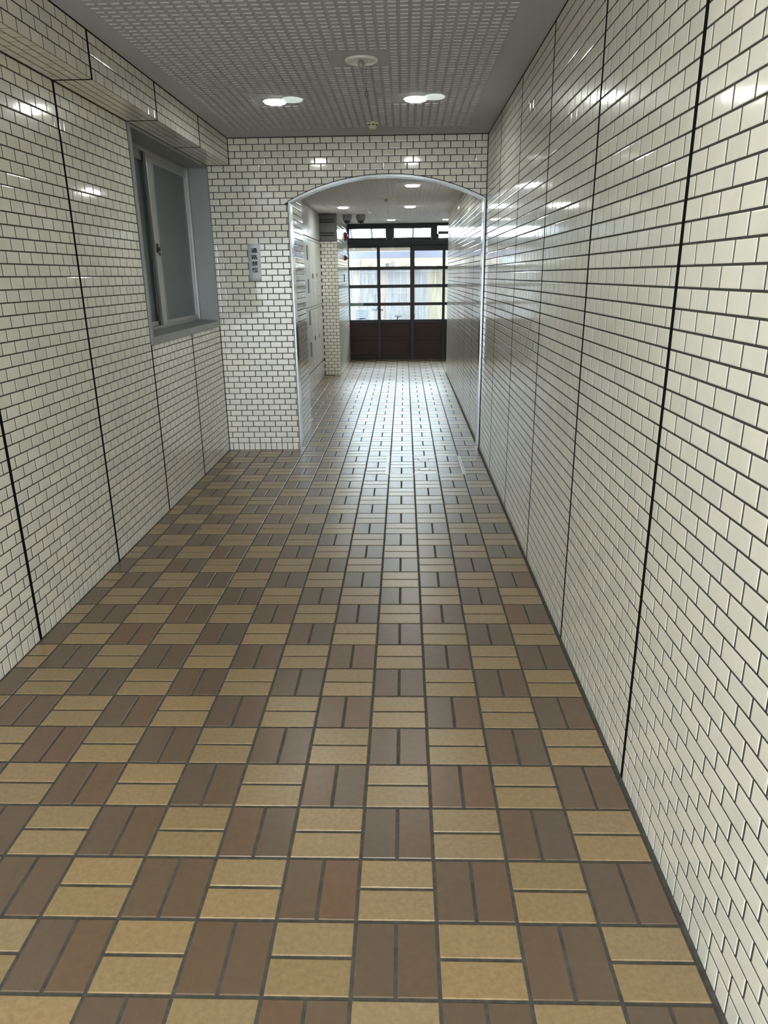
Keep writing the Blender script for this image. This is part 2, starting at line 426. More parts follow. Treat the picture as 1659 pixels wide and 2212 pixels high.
mb.box(XR+.2, YE-.2, 0, 2.25, YE-.02, HC2, M['grout']); tiles(mb, Vector((0, YE-.02, 0)), X, Y, [XR+.2, 2.1], 0, HC2)
struct(mb, 'wall_gate_side')

mb = MB()
for (a, b, c, d) in ((XL-.16, -1.10, 0, HC), (0.46, XR+.2, 0, HC), (-1.10, 0.46, 2.15, HC)): mb.box(a, YB-.12, c, b, YB, d, M['roomwall'])  # unseen rear wall added to narrow the opening and hold back daylight
struct(mb, 'wall_rear_light_block')
# ------------------------------------------------------------------ wall with the arch
AX0, AX1, ACX, ACZ, AR = -0.838, 0.800, -0.014, 0.474, 1.838
def arch_z(x, r=AR): return ACZ+math.sqrt(max(0, r*r-(x-ACX)**2))
def arch_clip(poly):
    cx = sum(p[0] for p in poly)/len(poly); cz = sum(p[1] for p in poly)/len(poly)
    if all(p[0] <= AX0-.004 for p in poly) or all(p[0] >= AX1+.004 for p in poly): return poly
    if cz < arch_z(AX0)-0.03:
        if cx < 0: return clip(poly, lambda p: AX0-.006-p[0])
        return clip(poly, lambda p: p[0]-AX1-.006)
    dx, dz = cx-ACX, cz-ACZ; L = math.hypot(dx, dz); nx, nz = dx/L, dz/L
    if AX0-.05 < cx < AX1+.05: poly = clip(poly, lambda p: (p[0]-ACX)*nx+(p[1]-ACZ)*nz-AR-.005)
    return poly
mb = MB()
N_A = 40
xs = [AX0+(AX1-AX0)*k/N_A for k in range(N_A+1)]
loop = [(XL-.16, 0), (AX0, 0)]+[(x, arch_z(x)) for x in xs]+[(AX1, 0), (XR+.05, 0), (XR+.05, HC+.1), (XL-.16, HC+.1)]
y0, y1 = W+TT, W+.125
# front and back as vertical strips so the arch stays clean
def strip(y, rev):
    P = []
    cols = [(XL-.16, 0, HC+.1), (AX0, 0, HC+.1)]
    def q(xa, za0, za1, xb, zb0, zb1):
        mb.add([(xa, y, za0), (xb, y, zb0), (xb, y, zb1), (xa, y, za1)], [(0, 1, 2, 3) if not rev else (3, 2, 1, 0)], M['grout'])
    q(XL-.16, 0, HC+.1, AX0, 0, HC+.1)
    for k in range(N_A): q(xs[k], arch_z(xs[k]), HC+.1, xs[k+1], arch_z(xs[k+1]), HC+.1)
    q(AX1, 0, HC+.1, XR+.05, 0, HC+.1)
strip(y0, False); strip(y1, True)
for k in range(len(loop)):
    a, b = loop[k], loop[(k+1) % len(loop)]
    mb.add([(a[0], y0, a[1]), (b[0], y0, b[1]), (b[0], y1, b[1]), (a[0], y1, a[1])], [(0, 1, 2, 3)], M['grout'])
def front_clip(poly):
    poly = clip(poly, lambda p: p[0]-(XL+.004))
    if len(poly) >= 3 and sum(p[1] for p in poly)/len(poly) > ZB: poly = clip(poly, lambda p: p[0]-(XB+.004))
    if len(poly) < 3: return poly
    poly = clip(poly, lambda p: XR-.004-p[0])
    return arch_clip(poly) if len(poly) >= 3 else poly
tiles(mb, Vector((0, W+TT, 0)), X, -Y, [XL, XR], 0, HC-.006, clipf=front_clip, start=-1.2637, pitch=TP)
for (a, b, c, d) in ((XB, HC-.006, XR, HC), (XL, 0, XL+.003, ZB), (XR-.003, 2.1, XR, HC), (XB, ZB, XB+.003, HC), (XL, ZB-.002, XB, ZB+.001)):
    mb.box(a, W+.0005, b, c, W+TT, d, M['sealant'])
struct(mb, 'wall_front')

# stainless lining of the arch
def arch_path(r_in, x_in):
    """outline of the opening moved inwards by x_in"""
    r = AR-x_in; pts = [(AX0+x_in, 0.0)]
    xa, xb = AX0+x_in, AX1-x_in
    for k in range(49):
        x = xa+(xb-xa)*k/48; pts.append((x, ACZ+math.sqrt(r*r-(x-ACX)**2)))
    pts.append((xb, 0.0)); return pts
def sweep(mb, prof, m):
    """prof: list of (inward, y)"""
    P = [arch_path(0, i) for i, _ in prof]; n = len(P[0]); vs = []; fs = []
    for k in range(n):
        for q, (i, y) in enumerate(prof): vs.append((P[q][k][0], y, P[q][k][1]))
    K = len(prof)
    for k in range(n-1):
        for q in range(K):
            r = (q+1) % K; fs.append((k*K+q, k*K+r, (k+1)*K+r, (k+1)*K+q))
    mb.add(vs, fs, m)
tr = empty('trim_1', (0, W, 0), kind='structure')
mb = MB(); sweep(mb, [(0.0, -.010), (0.011, -.010), (0.011, .13), (0.0, .13)], M['steel']); recalc(mb.build('arch_lining', tr))
mb = MB(); sweep(mb, [(-.004, -.013), (0.010, -.013), (0.010, -.005), (-.004, -.005)], M['steel2']); recalc(mb.build('arch_lip', tr))
mb = MB(); sweep(mb, [(-.011, -.003), (-.006, -.003), (-.006, .003), (-.011, .003)], M['sealant']); recalc(mb.build('arch_seal', tr))

# jamb wall beyond the arch, on the left
mb = MB()
mb.box(-1.75, W+.125, 0, -0.83-TT, 5.64-TT, HC2, M['grout'])
tiles(mb, Vector((-0.83-TT, 0, 0)), Y, X, [W+.13, 5.64], 0, HC2, start=5.64, pitch=TP)
tiles(mb, Vector((0, 5.64-TT, 0)), X, Y, [-1.17, -0.83], 0, HC2)
struct(mb, 'wall_passage')
mb = MB(); mb.box(-1.75, 5.63, 0, -1.62, PY+.1, HC2, M['roomwall']); struct(mb, 'wall_recess')

# tiled pillar before the gate
mb = MB(); PX0, PX1 = -1.20, -0.90
mb.box(-1.75, PY+TT, 0, PX1-TT, YG+.12, HC2, M['grout'])
tiles(mb, Vector((0, PY+TT, 0)), X, -Y, [-1.17, PX1], 0, 2.035, start=PX1-.051, pitch=TP)
tiles(mb, Vector((PX1-TT, 0, 0)), Y, X, [PY, YG-.02], 0, HC2, start=PY, pitch=TP)
struct(mb, 'wall_pillar')

# ------------------------------------------------------------------ window in the left wall
win = empty('window_1', (XL, (WY0+WY1)/2, WZ0), kind='structure')
def wb(name, boxes, m, parent=win, off=None, b=0.002, **kw):
    mb = MB()
    for bx in boxes: mb.bbox(*bx, m, b)
    o = mb.build(name, parent, **kw); recalc(o)
    pl = parent.matrix_world.translation if False else None
    return o
def local(o, root):
    """keeps world coordinates of a mesh built in world space under an Empty"""
    o.matrix_parent_inverse = Matrix.Translation(-Vector(root.location)); return o
XS = -1.66
local(wb('window_frame', [(XS-.07, WY0+.001, WZ0+.001, XL+.010, WY0+.032, WZ1-.001), (XS-.07, WY1-.018, WZ0+.001, XL+.006, WY1-.001, WZ1-.001),
     (XS-.07, WY0+.032, WZ1-.020, XL+.004, WY1-.018, WZ1-.001)], M['alu_grey']), win)
mb = MB()
mb.add([(XS-.07, WY0+.032, WZ0+.07), (XL+.012, WY0+.032, WZ0+.048), (XL+.012, WY1-.018, WZ0+.048), (XS-.07, WY1-.018, WZ0+.07),
        (XS-.07, WY0+.032, WZ0), (XL+.012, WY0+.032, WZ0), (XL+.012, WY1-.018, WZ0), (XS-.07, WY1-.018, WZ0)],
       [(0, 1, 2, 3), (4, 7, 6, 5), (0, 4, 5, 1), (1, 5, 6, 2), (2, 6, 7, 3), (3, 7, 4, 0)], M['alu_grey'])
local(recalc(mb.build('window_sill', win)), win)
zt, zb = WZ1-.020, WZ0+.065
local(wb('window_track', [(XS-.065, WY0+.032, zt-.028, XS+.006, WY1-.018, zt), (XS-.065, WY0+.032, zb-.02, XS+.006, WY1-.018, zb+.014),
     (XS-.03, WY1-.058, zb, XS+.012, WY1-.018, zt)], M['alu']), win)
def sash(y0, y1, x, st0, st1, name):
    mb = MB(); d = .022
    for bx in ((x-d, y0, zb+.012, x, y0+st0, zt-.026), (x-d, y1-st1, zb+.012, x, y1, zt-.026),
               (x-d, y0+st0, zt-.080, x, y1-st1, zt-.026), (x-d, y0+st0, zb+.012, x, y1-st1, zb+.045)): mb.bbox(*bx, M['alu'], .002)
    s = local(recalc(mb.build(name, win)), win)
    mb = MB(); mb.box(x-.014, y0+st0-.002, zb+.04, x-.009, y1-st1+.002, zt-.075, M['frost']); g = recalc(mb.build('window_pane', s))
    return s
sash(WY0+.034, 3.93, XS-.030, .03, .06, 'window_sash')
s2 = sash(3.845, WY1-.060, XS, .108, .045, 'window_sash')
mb = MB(); mb.bbox(XS, 3.948, zb+.05, XS+.005, 3.958, zt-.08, M['steel2'], .001); local(recalc(mb.build('window_bead', win)), win)
mb = MB(); mb.bbox(XS, 3.872, 1.700, XS+.008, 3.902, 1.765, M['dark'], .003)
mb.lathe([(0.001, .008), (.013, .008), (.014, .013), (.010, .018), (.001, .019)], (XS, 3.887, 1.725), M['dark'], 16, 'x')
mb.tube([(XS+.014, 3.887, 1.725), (XS+.020, 3.894, 1.742), (XS+.020, 3.900, 1.755)], [.004, .0035, .004], M['steel2'])
mb.tube([(XS+.010, 3.890, 1.700), (XS+.012, 3.896, 1.690), (XS+.008, 3.900, 1.684)], .0045, M['dark'])
local(recalc(mb.build('window_lock', win)), win)
for zz in (1.30, 1.55, 1.80, 2.05, 2.28):
    mb = MB(); mb.lathe([(.001, .014), (.004, .0135), (.004, .010)], (XS, WY1-.032, zz), M['dark'], 10, 'x'); local(mb.build('screw', win), win)
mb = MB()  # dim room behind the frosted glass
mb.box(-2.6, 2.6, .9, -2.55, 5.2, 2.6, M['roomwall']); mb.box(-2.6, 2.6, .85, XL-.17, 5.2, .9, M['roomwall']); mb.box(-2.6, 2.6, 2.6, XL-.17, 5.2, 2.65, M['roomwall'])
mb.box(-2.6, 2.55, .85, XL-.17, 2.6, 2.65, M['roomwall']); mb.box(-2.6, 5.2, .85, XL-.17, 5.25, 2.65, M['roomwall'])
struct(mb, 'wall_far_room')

# ------------------------------------------------------------------ gate screen
def gx(x): return 0.124+(x-0.124)*.9718
def gz(z): return 1.526+(z-1.526)*.9718
FD = 0.045
def grid_leaf(name, x0, x1, z0, z1, cols, rows, panels, y, kind):
    """glazed leaf: cols = glass column spans, rows = glass row spans, panels = solid rows"""
    r = empty(name, ((x0+x1)/2, y, z0), kind=kind)
    mb = MB(); xc = sorted(set([x0]+[c for s in cols for c in s]+[x1]))
    prev = x0
    spans = []
    for a, b in cols: spans.append((prev, a)); prev = b
    spans.append((prev, x1))
    for a, b in spans:
        if b-a > .004: mb.bbox(a, y, z0, b, y+FD, z1, M['frame'] , .003)
    allz = sorted(rows+panels); 
    for a, b in cols:
        pz = z0
        for c, d in allz:
            if c-pz > .003: mb.bbox(a, y+.004, pz, b, y+FD-.004, c, M['frame'] if pz > .6 else M['panel'], .003)
            pz = d
        if z1-pz > .003: mb.bbox(a, y+.004, pz, b, y+FD-.004, z1, M['frame'], .003)
    local(recalc(mb.build('gate_frame', r)), r)
    for a, b in cols:
        for c, d in rows:
            m2 = MB(); m2.box(a-.004, y+.020, c-.004, b+.004, y+.025, d+.004, M['glass']); local(recalc(m2.build('glass_pane', r)), r)
        for c, d in panels:
            m2 = MB(); m2.bbox(a-.002, y+.012, c-.002, b+.002, y+.034, d+.002, M['panel'], .004); local(recalc(m2.build('solid_panel', r)), r)
    return r
rows = [(gz(1.684), gz(2.022)), (gz(1.356), gz(1.624)), (gz(1.028), gz(1.298)), (gz(.710), gz(.970))]
rowsd = [(gz(1.684), gz(1.956)), (gz(1.358), gz(1.624)), (gz(1.028), gz(1.299)), (gz(.712), gz(.973))]
pan = [(gz(.391), gz(.648)), (.085, gz(.322))]
ztop = gz(2.055)
grid_leaf('window_2', -0.898, gx(.282), .005, ztop, [(-0.885, gx(-.385)), (gx(-.326), gx(.243))], rows, pan, YG+.05, 'structure')
lf = grid_leaf('door_1', gx(.262), gx(1.52), .004, ztop+.004, [(gx(.325), gx(.853)), (gx(.905), gx(1.45))], rowsd, pan, YG, 'structure')
mb = MB(); mb.tube([(gx(.305), YG-.002, .72), (gx(.31), YG-.035, .745), (gx(.322), YG-.045, .80), (gx(.312), YG-.035, .86), (gx(.302), YG-.002, .885)], .010, M['dark'])
local(recalc(mb.build('door_handle', lf)), lf)
mb = MB(); mb.box(gx(1.5), YG+.05, 0, 2.12, YG+.09, ztop, M['frame']); struct(mb, 'trim_2')
# beam over the doors and clerestory
mb = MB(); mb.bbox(-0.898, YG-.03, ztop, 2.1, YG+.10, gz(2.155), M['frame'], .006); mb.bbox(-0.898, YG-.04, ztop+.028, 2.1, YG-.03, ztop+.045, M['frame'], .003)
mb.box(-0.898, YG-.02, -.02, 2.1, YG+.10, .0045, M['dark'])
struct(mb, 'trim_3')
cl = empty('window_3', (0.3, YG, gz(2.155)), kind='structure')
mb = MB(); zl, zh = gz(2.155), HC2-.012
cols = [(gx(-.894), gx(-.217)), (gx(-.055), gx(.627)), (gx(.75), gx(1.43))]
prev = -0.898
for a, b in cols:
    mb.bbox(prev, YG, zl, a, YG+.07, zh, M['frame'], .004); prev = b
mb.bbox(prev, YG, zl, 2.1, YG+.07, zh, M['frame'], .004)
for a, b in cols[:2]:
    mb.bbox(a, YG, zl, b, YG+.07, gz(2.195), M['frame'], .003); mb.bbox(a, YG, gz(2.350), b, YG+.07, zh, M['frame'], .003)
a, b = cols[2]; mb.bbox(a, YG, zl, b, YG+.07, gz(2.178), M['frame'], .003); mb.bbox(a, YG, gz(2.387), b, YG+.07, zh, M['frame'], .003)
local(recalc(mb.build('clerestory_frame', cl)), cl)
for (a, b) in cols[:2]:
    m2 = MB(); m2.box(a-.004, YG+.03, gz(2.19), b+.004, YG+.035, gz(2.355), M['glass']); local(recalc(m2.build('glass_pane', cl)), cl)
m2 = MB(); m2.bbox(cols[2][0]+.01, YG-.12, gz(2.25)-.012, cols[2][1]-.01, YG-.06, gz(2.287), M['frame'], .003)
m2.bbox(cols[2][0], YG-.14, gz(2.178), cols[2][0]+.018, YG+.02, gz(2.25), M['frame'], .002)
local(recalc(m2.build('tilted_vent_sash', cl)), cl)
for xx in (gx(-.20), gx(-.075), gx(.64), gx(.735)):
    m2 = MB(); m2.bbox(xx-.008, YG-.02, zl-.005, xx+.008, YG, zl+.04, M['camgrey'], .002); local(recalc(m2.build('window_latch', cl)), cl)
mb = MB(); mb.bbox(-0.898, YG-.09, HC2-.014, 2.1, YG+.02, HC2, M['white'], .003); struct(mb, 'trim_4')

# green strip stuck on the gate rail, black drop bolt
mb = MB(); mb.box(gx(-.93), YG+.044, gz(.975), gx(-.66), YG+.053, gz(1.026), M['green'])
mb.build('rail_tape', None, label='green strip stuck on the lowest glazed rail at the left of the gate', category='sticker')
mb = MB(); mb.lathe([(.001, -.030), (.014, -.028), (.017, -.012), (.010, 0)], (gx(-.575), YG+.062, .115), M['dark'], 14, 'y'); mb.bbox(gx(-.575)-.006, YG+.030, .09, gx(-.575)+.006, YG+.06, .115, M['dark'])
mb.tube([(gx(-.575), YG+.04, .115), (gx(-.562), YG+.034, .135), (gx(-.558), YG+.034, .148)], .006, M['dark'])
mb.build('gate_bolt', None, label='small black knob low on the brown gate panel', category='bolt')

# ------------------------------------------------------------------ cabinets on the left beyond the arch
XC = -1.17
def door_panel(mb, y0, y1, z0, z1, t=.012): mb.bbox(XC-.002, y0+.003, z0+.003, XC+t-.002, y1-.003, z1-.003, M['cab'], .003)
def cabinet(y0, y1, label, splits, slots, locks):
    r = empty('utility_cabinet', (XC-.2, (y0+y1)/2, 0), label=label, category='cabinet', group='grey metal cabinets beyond the arch')
    mb = MB(); mb.box(XC-.42, y0, 0, XC-.004, y1, HC2-.003, M['vent']); local(recalc(mb.build('body', r)), r)
    mb = MB(); door_panel(mb, y0, y1, 2.035, HC2-.004); local(recalc(mb.build('top_panel', r)), r)
    mb = MB(); door_panel(mb, y0, y1, 0.0, .245); local(recalc(mb.build('plinth', r)), r)
    for za, zc in ((1.995, 2.030), (1.085, 1.120)):
        mb = MB(); door_panel(mb, y0, y1, za, zc, .008); local(recalc(mb.build('rail', r)), r)
    for a, b in splits:
        for z0, z1 in ((1.120, 1.995), (.265, 1.085)):
            mb = MB(); door_panel(mb, a, b, z0, z1); d = local(recalc(mb.build('door', r)), r)
            for ly, lz in locks:
                if a < ly < b and z0 < lz < z1:
                    m2 = MB(); m2.bbox(XC+.010, ly-.012, lz-.030, XC+.014, ly+.012, lz+.030, M['ventd'], .002); recalc(m2.build('door_lock', d))
    for (a, b, z0, z1) in slots:
        m2 = MB(); m2.bbox(XC+.009, a, z0, XC+.013, b, z1, M['ventd'], .003); local(recalc(m2.build('slot_handle', r, label='black slot handle')), r)
    return r
cabinet(5.66, 8.64, 'pale grey metal cabinet with four black slot handles, just past the arch', [(5.66, 6.65), (6.65, 7.64), (7.64, 8.64)],
        [(8.42, 8.53, .47, .66), (8.42, 8.53, .89, 1.075), (8.42, 8.53, 1.31, 1.49), (8.42, 8.53, 1.735, 1.915)], [])
cabinet(8.645, 10.064, 'pale grey metal cabinet with small locks, beside the tiled pillar', [(8.645, 8.97), (8.97, 9.40), (9.40, 10.064)], [], [(8.93, 1.53), (9.01, 1.53), (9.46, 1.54), (8.93, .68), (9.01, .68), (9.46, .67)])

# louvred box on top of the pillar
r = empty('vent_box', ((XC+PX1)/2, PY, 2.04), label='grey louvred metal box on top of the tiled pillar', category='vent')
mb = MB(); mb.bbox(XC+.016, PY-.030, 2.038, PX1+.004, PY+.004, HC2-.004, M['vent'], .004); local(recalc(mb.build('housing', r)), r)
mb = MB(); mb.bbox(XC+.012, PY-.040, 2.068, PX1-.014, PY-.030, HC2-.028, M['vent'], .004); d = local(recalc(mb.build('vent_door', r)), r)
for z in (2.115, 2.150, 2.305, 2.340):
    mb = MB(); mb.box(XC+.018, PY-.0415, z-.011, PX1-.035, PY-.039, z+.011, M['ventd']); recalc(mb.build('louvre_slot', d))
mb = MB(); mb.tube([(XC+.012, PY-.044, 2.22), (XC+.012, PY-.044, 2.30)], .006, M['steel2']); local(recalc(mb.build('hinge', r)), r)

# alarm gear on the pillar flank
mb = MB(); mb.lathe([(.001, .060), (.035, .055), (.060, .038), (.072, .012), (.075, 0.0), (.001, 0)], (PX1, 11.60, 2.17), M['red'], 26, 'x')
r = mb.build('alarm_bell', None, label='dark red round alarm bell high on the pillar flank', category='alarm')
mb = MB(); mb.lathe([(.001, .058), (.014, .055), (.030, .034), (.044, .010), (.046, 0), (.001, 0)], (PX1, 11.48, 1.82), M['red'], 22, 'x')
mb.build('alarm_lamp', None, label='red cone shaped alarm lamp below the bell', category='alarm')
mb = MB(); mb.bbox(PX1, 11.25, 1.425, PX1+.010, 11.31, 1.555, M['dark'], .003)
mb.build('wall_slot', None, label='narrow black upright plate below the red alarm lamp', category='switch')
mb = MB(); mb.bbox(PX1, 11.80, .62, PX1+.018, 11.86, .69, M['pink'], .004); mb.tube([(PX1+.01, 11.83, .69), (PX1+.014, 11.835, .72)], .004, M['white'])
mb.build('pink_tag', None, label='small pink tag low on the pillar flank by the gate', category='tag')

# ------------------------------------------------------------------ ceiling fixtures
def downlight(x, y, z, label, group, lit=True, dim=False, power=LAMP_W, cover=False, rad=.070):
    r = empty('ceiling_downlight', (x, y, z), label=label, category='ceiling light', group=group)
    mb = MB(); mb.lathe([(rad, .004), (rad, -.003), (rad+.004, -.006), (rad+.012, -.006), (rad+.016, -.003), (rad+.016, .0)], (0, 0, 0), M['white'], 36); mb.build('trim_ring', r)
    mb = MB(); mb.lathe([(rad, -.005), (rad*.97, -.014), (rad*.8, -.018), (rad*.4, -.020), (.001, -.0205)], (0, 0, 0), M['lampdim'] if dim else M['lampw'], 36); mb.build('diffuser', r)
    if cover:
        mb = MB(); mb.lathe([(.001, -.010), (.04, -.012), (.060, -.009), (.068, -.002), (.062, .002), (.001, .003)], (.120, -.044, -.004), M['cover'], 32); recalc(mb.build('lamp_cover', r, label='white round cover swung aside, given its own glow'))
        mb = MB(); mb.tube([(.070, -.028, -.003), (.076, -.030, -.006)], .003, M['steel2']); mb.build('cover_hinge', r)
    if power:
        l = area('lamp_light', (0, 0, -.024), (0, 0, 0), rad*1.8, 0, power, (0.96, 1.0, 0.93), shape='DISK'); l.parent = r
    return r
G1 = 'lit downlights of the front ceiling'
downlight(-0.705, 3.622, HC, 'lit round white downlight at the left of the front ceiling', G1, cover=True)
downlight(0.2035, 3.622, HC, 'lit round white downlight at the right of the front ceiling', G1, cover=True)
G0 = 'added unseen downlights that brighten the near walls'  # unseen pair, added only to brighten the near walls
downlight(-0.75, -0.45, HC, 'added unseen downlight over the viewer, on the left, brightening the near walls', G0, power=9)
downlight(0.15, -0.45, HC, 'added unseen downlight over the viewer, on the right, brightening the near walls', G0, power=9)
labs = ['lit round downlight nearest behind the arch, right of centre', 'lit round downlight near the louvred box, left row beyond the arch', 'second lit downlight of the right row beyond the arch', 'pale downlight in the middle just before the gate', 'pale downlight at the far right before the gate, half hidden by the tiled wall']
for k, (x, y) in enumerate(LIT):
    downlight(x, y, HC2, labs[k], 'downlights beyond the arch', dim=k > 2, power=(6.5 if k < 3 else 1.5), rad=.075)
def emergency(x, y, z, label, rad=.078):
    r = empty('emergency_light', (x, y, z), label=label, category='ceiling light', group='unlit emergency lights with pull cords')
    mb = MB(); mb.lathe([(rad-.006, .0), (rad-.004, -.008), (rad, -.011), (rad+.006, -.009), (rad+.010, -.002), (rad+.010, 0)], (0, 0, 0), M['white'], 40); mb.build('trim_ring', r)
    mb = MB(); mb.lathe([(rad-.005, -.006), (rad*.93, -.0045), (rad*.4, -.0015), (.001, -.001)], (0, 0, 0), M['white'], 36); mb.build('reflector', r)
    mb = MB(); mb.lathe([(.010, -.002), (.017, -.010), (.018, -.024), (.014, -.034), (.006, -.040), (.001, -.041)], (-.002, 0, 0), M['bulb'], 20); mb.build('bulb', r)
    mb = MB(); mb.tube([(.022, .040, -.003), (.022, .040, -.135)], .0008, M['dark'], 6)
    pts = [(.022+.0075*math.cos(a), .040, -.150+.015*math.sin(a)) for a in [2*math.pi*k/18 for k in range(18)]]
    mb.tube(pts, .0016, M['dark'], 6, closed=True); mb.build('pull_cord', r)
    return r
emergency(-0.0965, 2.752, HC, 'unlit emergency light with bulb and pull cord on the front ceiling')
emergency(EM2[0], EM2[1], HC2, 'unlit emergency light with pull cord beyond the arch')
r = empty('smoke_detector', (-0.107, 4.36, HC), label='cream smoke detector on the ceiling above the arch', category='smoke detector')
mb = MB(); mb.lathe([(.001, 0), (.048, 0), (.050, -.006), (.046, -.014), (.001, -.014)], (0, 0, 0), M['cream'], 32); mb.build('base', r)
mb = MB(); mb.lathe([(.036, -.014), (.037, -.026), (.030, -.034), (.026, -.046), (.018, -.050), (.001, -.050)], (0, 0, 0), M['cream'], 32); mb.build('sensor_head', r)
mb = MB()
for k in range(8):
    a = 2*math.pi*k/8+.2; c, s = math.cos(a), math.sin(a)
    P = lambda rr, t, h: (rr*c-t*s, rr*s+t*c, h)
    mb.add([P(.0375, -.009, -.018), P(.0375, .009, -.018), P(.0385, .009, -.026), P(.0385, -.009, -.026)], [(0, 1, 2, 3)], M['ventd'])
mb.build('vent_slot', r)

def dome_cam(x, y, label):
    r = empty('dome_camera', (x, y, HC2), label=label, category='security camera', group='dome cameras beside the pillar')
    mb = MB(); mb.lathe([(.001, 0), (.070, 0), (.072, -.004), (.072, -.066), (.066, -.078), (.055, -.090), (.001, -.090)], (0, 0, 0), M['camgrey'], 36); mb.build('housing', r)
    mb = MB(); mb.lathe([(.052, -.088), (.050, -.108), (.040, -.126), (.022, -.137), (.001, -.140)], (0, 0, 0), M['dome'], 32); mb.build('dome', r)
    return r
x, y = ci(-.802, 10.72); dome_cam(x+.02, y, 'grey dome camera nearest the pillar')
x, y = ci(-.567, 10.76); dome_cam(x, y, 'grey dome camera further from the pillar, right of its twin')
r = empty('ceiling_strip', ci(-.40, 10.28)+(HC2-.006,), label='small white plate on the ceiling left of the cameras edge, near the access panel', category='ceiling plate')
r['label'] = 'small bright white rectangular plate on the ceiling above the dome cameras'
mb = MB(); mb.bbox(-.024, -.20, -.010, .024, .20, .004, M['white'], .003); mb.build('plate', r)

# ------------------------------------------------------------------ paper sign
r = empty('paper_sign', (-1.1555, W-.0015, 1.645), label='white paper notice with four black characters on the tiled wall', category='sign')
r.rotation_euler = (0, math.radians(0.6), 0)
mb = MB(); n = 10; vs = []; fs = []
for k in range(n+1):
    z = -.151+.302*k/n; d = -.0008*math.sin(k*1.9)-.0008
    vs += [(-.0535, d, z), (.0535, d-.0005*math.cos(k), z)]
for k in range(n): fs.append((2*k, 2*k+1, 2*k+3, 2*k+2))
mb.add(vs, fs, M['paper'], True)
for k in range(n+1): pass
p = mb.build('paper_sheet', r); md = p.modifiers.new('thickness', 'SOLIDIFY'); md.thickness = .0004
def text_mesh(name, s, size, parent, loc, off):
    cu = bpy.data.curves.new(name, 'FONT'); cu.body = s; cu.size = size; cu.offset = off; cu.extrude = .0004; cu.align_x = 'CENTER'; cu.align_y = 'CENTER'
    t = bpy.data.objects.new(name, cu); C.objects.link(t)
    dg = bpy.context.evaluated_depsgraph_get(); me = bpy.data.meshes.new_from_object(t.evaluated_get(dg))
    vs0 = [v.co.copy() for v in me.vertices]; fs0 = [list(p.vertices) for p in me.polygons]; bpy.data.meshes.remove(me)
    vs, fs = [], []                                  # heavier strokes: the glyph laid down a few times, slightly shifted
    for q, (ox, oy) in enumerate(((0, 0), (.0014, 0), (-.0014, 0), (.0008, .0007), (-.0008, -.0007))):
        o0 = len(vs); vs += [(v.x+ox, v.y+oy, v.z+q*.00002) for v in vs0]; fs += [[i+o0 for i in f] for f in fs0]
    me = bpy.data.meshes.new(name); me.from_pydata(vs, [], fs); me.update()
    bpy.data.objects.remove(t); bpy.data.curves.remove(cu)
    zs = [v.co for v in me.vertices]
    if zs:
        mx, my = (min(v.x for v in zs)+max(v.x for v in zs))/2, (min(v.y for v in zs)+max(v.y for v in zs))/2
        wx, wy = max(v.x for v in zs)-min(v.x for v in zs), max(v.y for v in zs)-min(v.y for v in zs)
        for v in me.vertices: v.co.x = (v.co.x-mx)*.053/wx; v.co.y = (v.co.y-my)*.040/wy
    me.materials.clear(); me.materials.append(M['ink'])
    o = bpy.data.objects.new(name, me); C.objects.link(o); o.parent = parent; o.location = loc; o.rotation_euler = (math.pi/2, 0, 0); return o
for k, ch in enumerate('通路禁煙'):
    text_mesh('character', ch, .056, r, (.002, -.0036, .096-.0528*k), .0004)

# ------------------------------------------------------------------ floor hatch fittings
r = empty('floor_hatch', (0.285, 4.28, 0), label='steel edged inspection hatch set in the tiled floor before the arch', category='hatch')
def hb(name, bxs, m, b=.001):
    mb = MB()
    for bx in bxs: mb.bbox(*bx, m, b)
    local(recalc(mb.build(name, r)), r)
hb('side_rail', [(-.030, 3.985, -.002, -.016, 4.59, .003)], M['zinc']); hb('side_rail', [(-.012, 3.985, -.002, -.004, 4.59, .002)], M['zinc'])
hb('side_rail', [(.590, 3.985, -.002, .603, 4.59, .003)], M['zinc']); hb('side_rail', [(.610, 3.985, -.002, .618, 4.59, .002)], M['zinc'])
hb('cross_edge', [(-.030, 3.996, -.002, .618, 4.001, .0015)], M['zinc']); hb('cross_edge', [(-.030, 4.598, -.002, .618, 4.603, .0015)], M['zinc'])
for j, (yl, yh) in enumerate(((4.118, 4.150), (4.455, 4.487))):
    hb('lifting_slot', [(.240, yl, -.003, .336, yh, -.001)], M['ventd'], .0004)
    hb('lifting_handle', [(.250, yl+.004, -.002, .327, yh-.004, .002)], M['zinc'])

# ------------------------------------------------------------------ outdoors beyond the gate
mb = MB(); mb.box(-12, YG+.12, -.2, 12, 40, -.02, M['conc']); mb.box(-12, -40, -.2, 12, YB-.2, -.02, M['conc']); struct(mb, 'ground')
FY = 14.2
r = empty('board_fence', (0, FY, 0), label='weathered upright board fence behind the gate', category='fence')
k = 0; x = -4.0
while x < 4.4:
    wd = .145; mb = MB(); mb.bbox(x, FY+random.uniform(-.004, .004), 0, x+wd-.006, FY+.02, 1.64+random.uniform(-.006, .006), M[('fence_tan' if x > .55 else ('fence_pink' if k % 4 == 1 else 'fence'))], .003)
    local(recalc(mb.build('fence_board', r)), r); x += wd; k += 1
mb = MB(); mb.bbox(-4, FY-.03, 1.585, 4.4, FY, 1.60, M['fence'], .003); mb.bbox(-4, FY+.02, .4, 4.4, FY+.05, .46, M['fence']); mb.bbox(-4, FY-.02, 1.64, 4.4, FY+.04, 1.665, M['fence']); local(recalc(mb.build('fence_rail', r)), r)
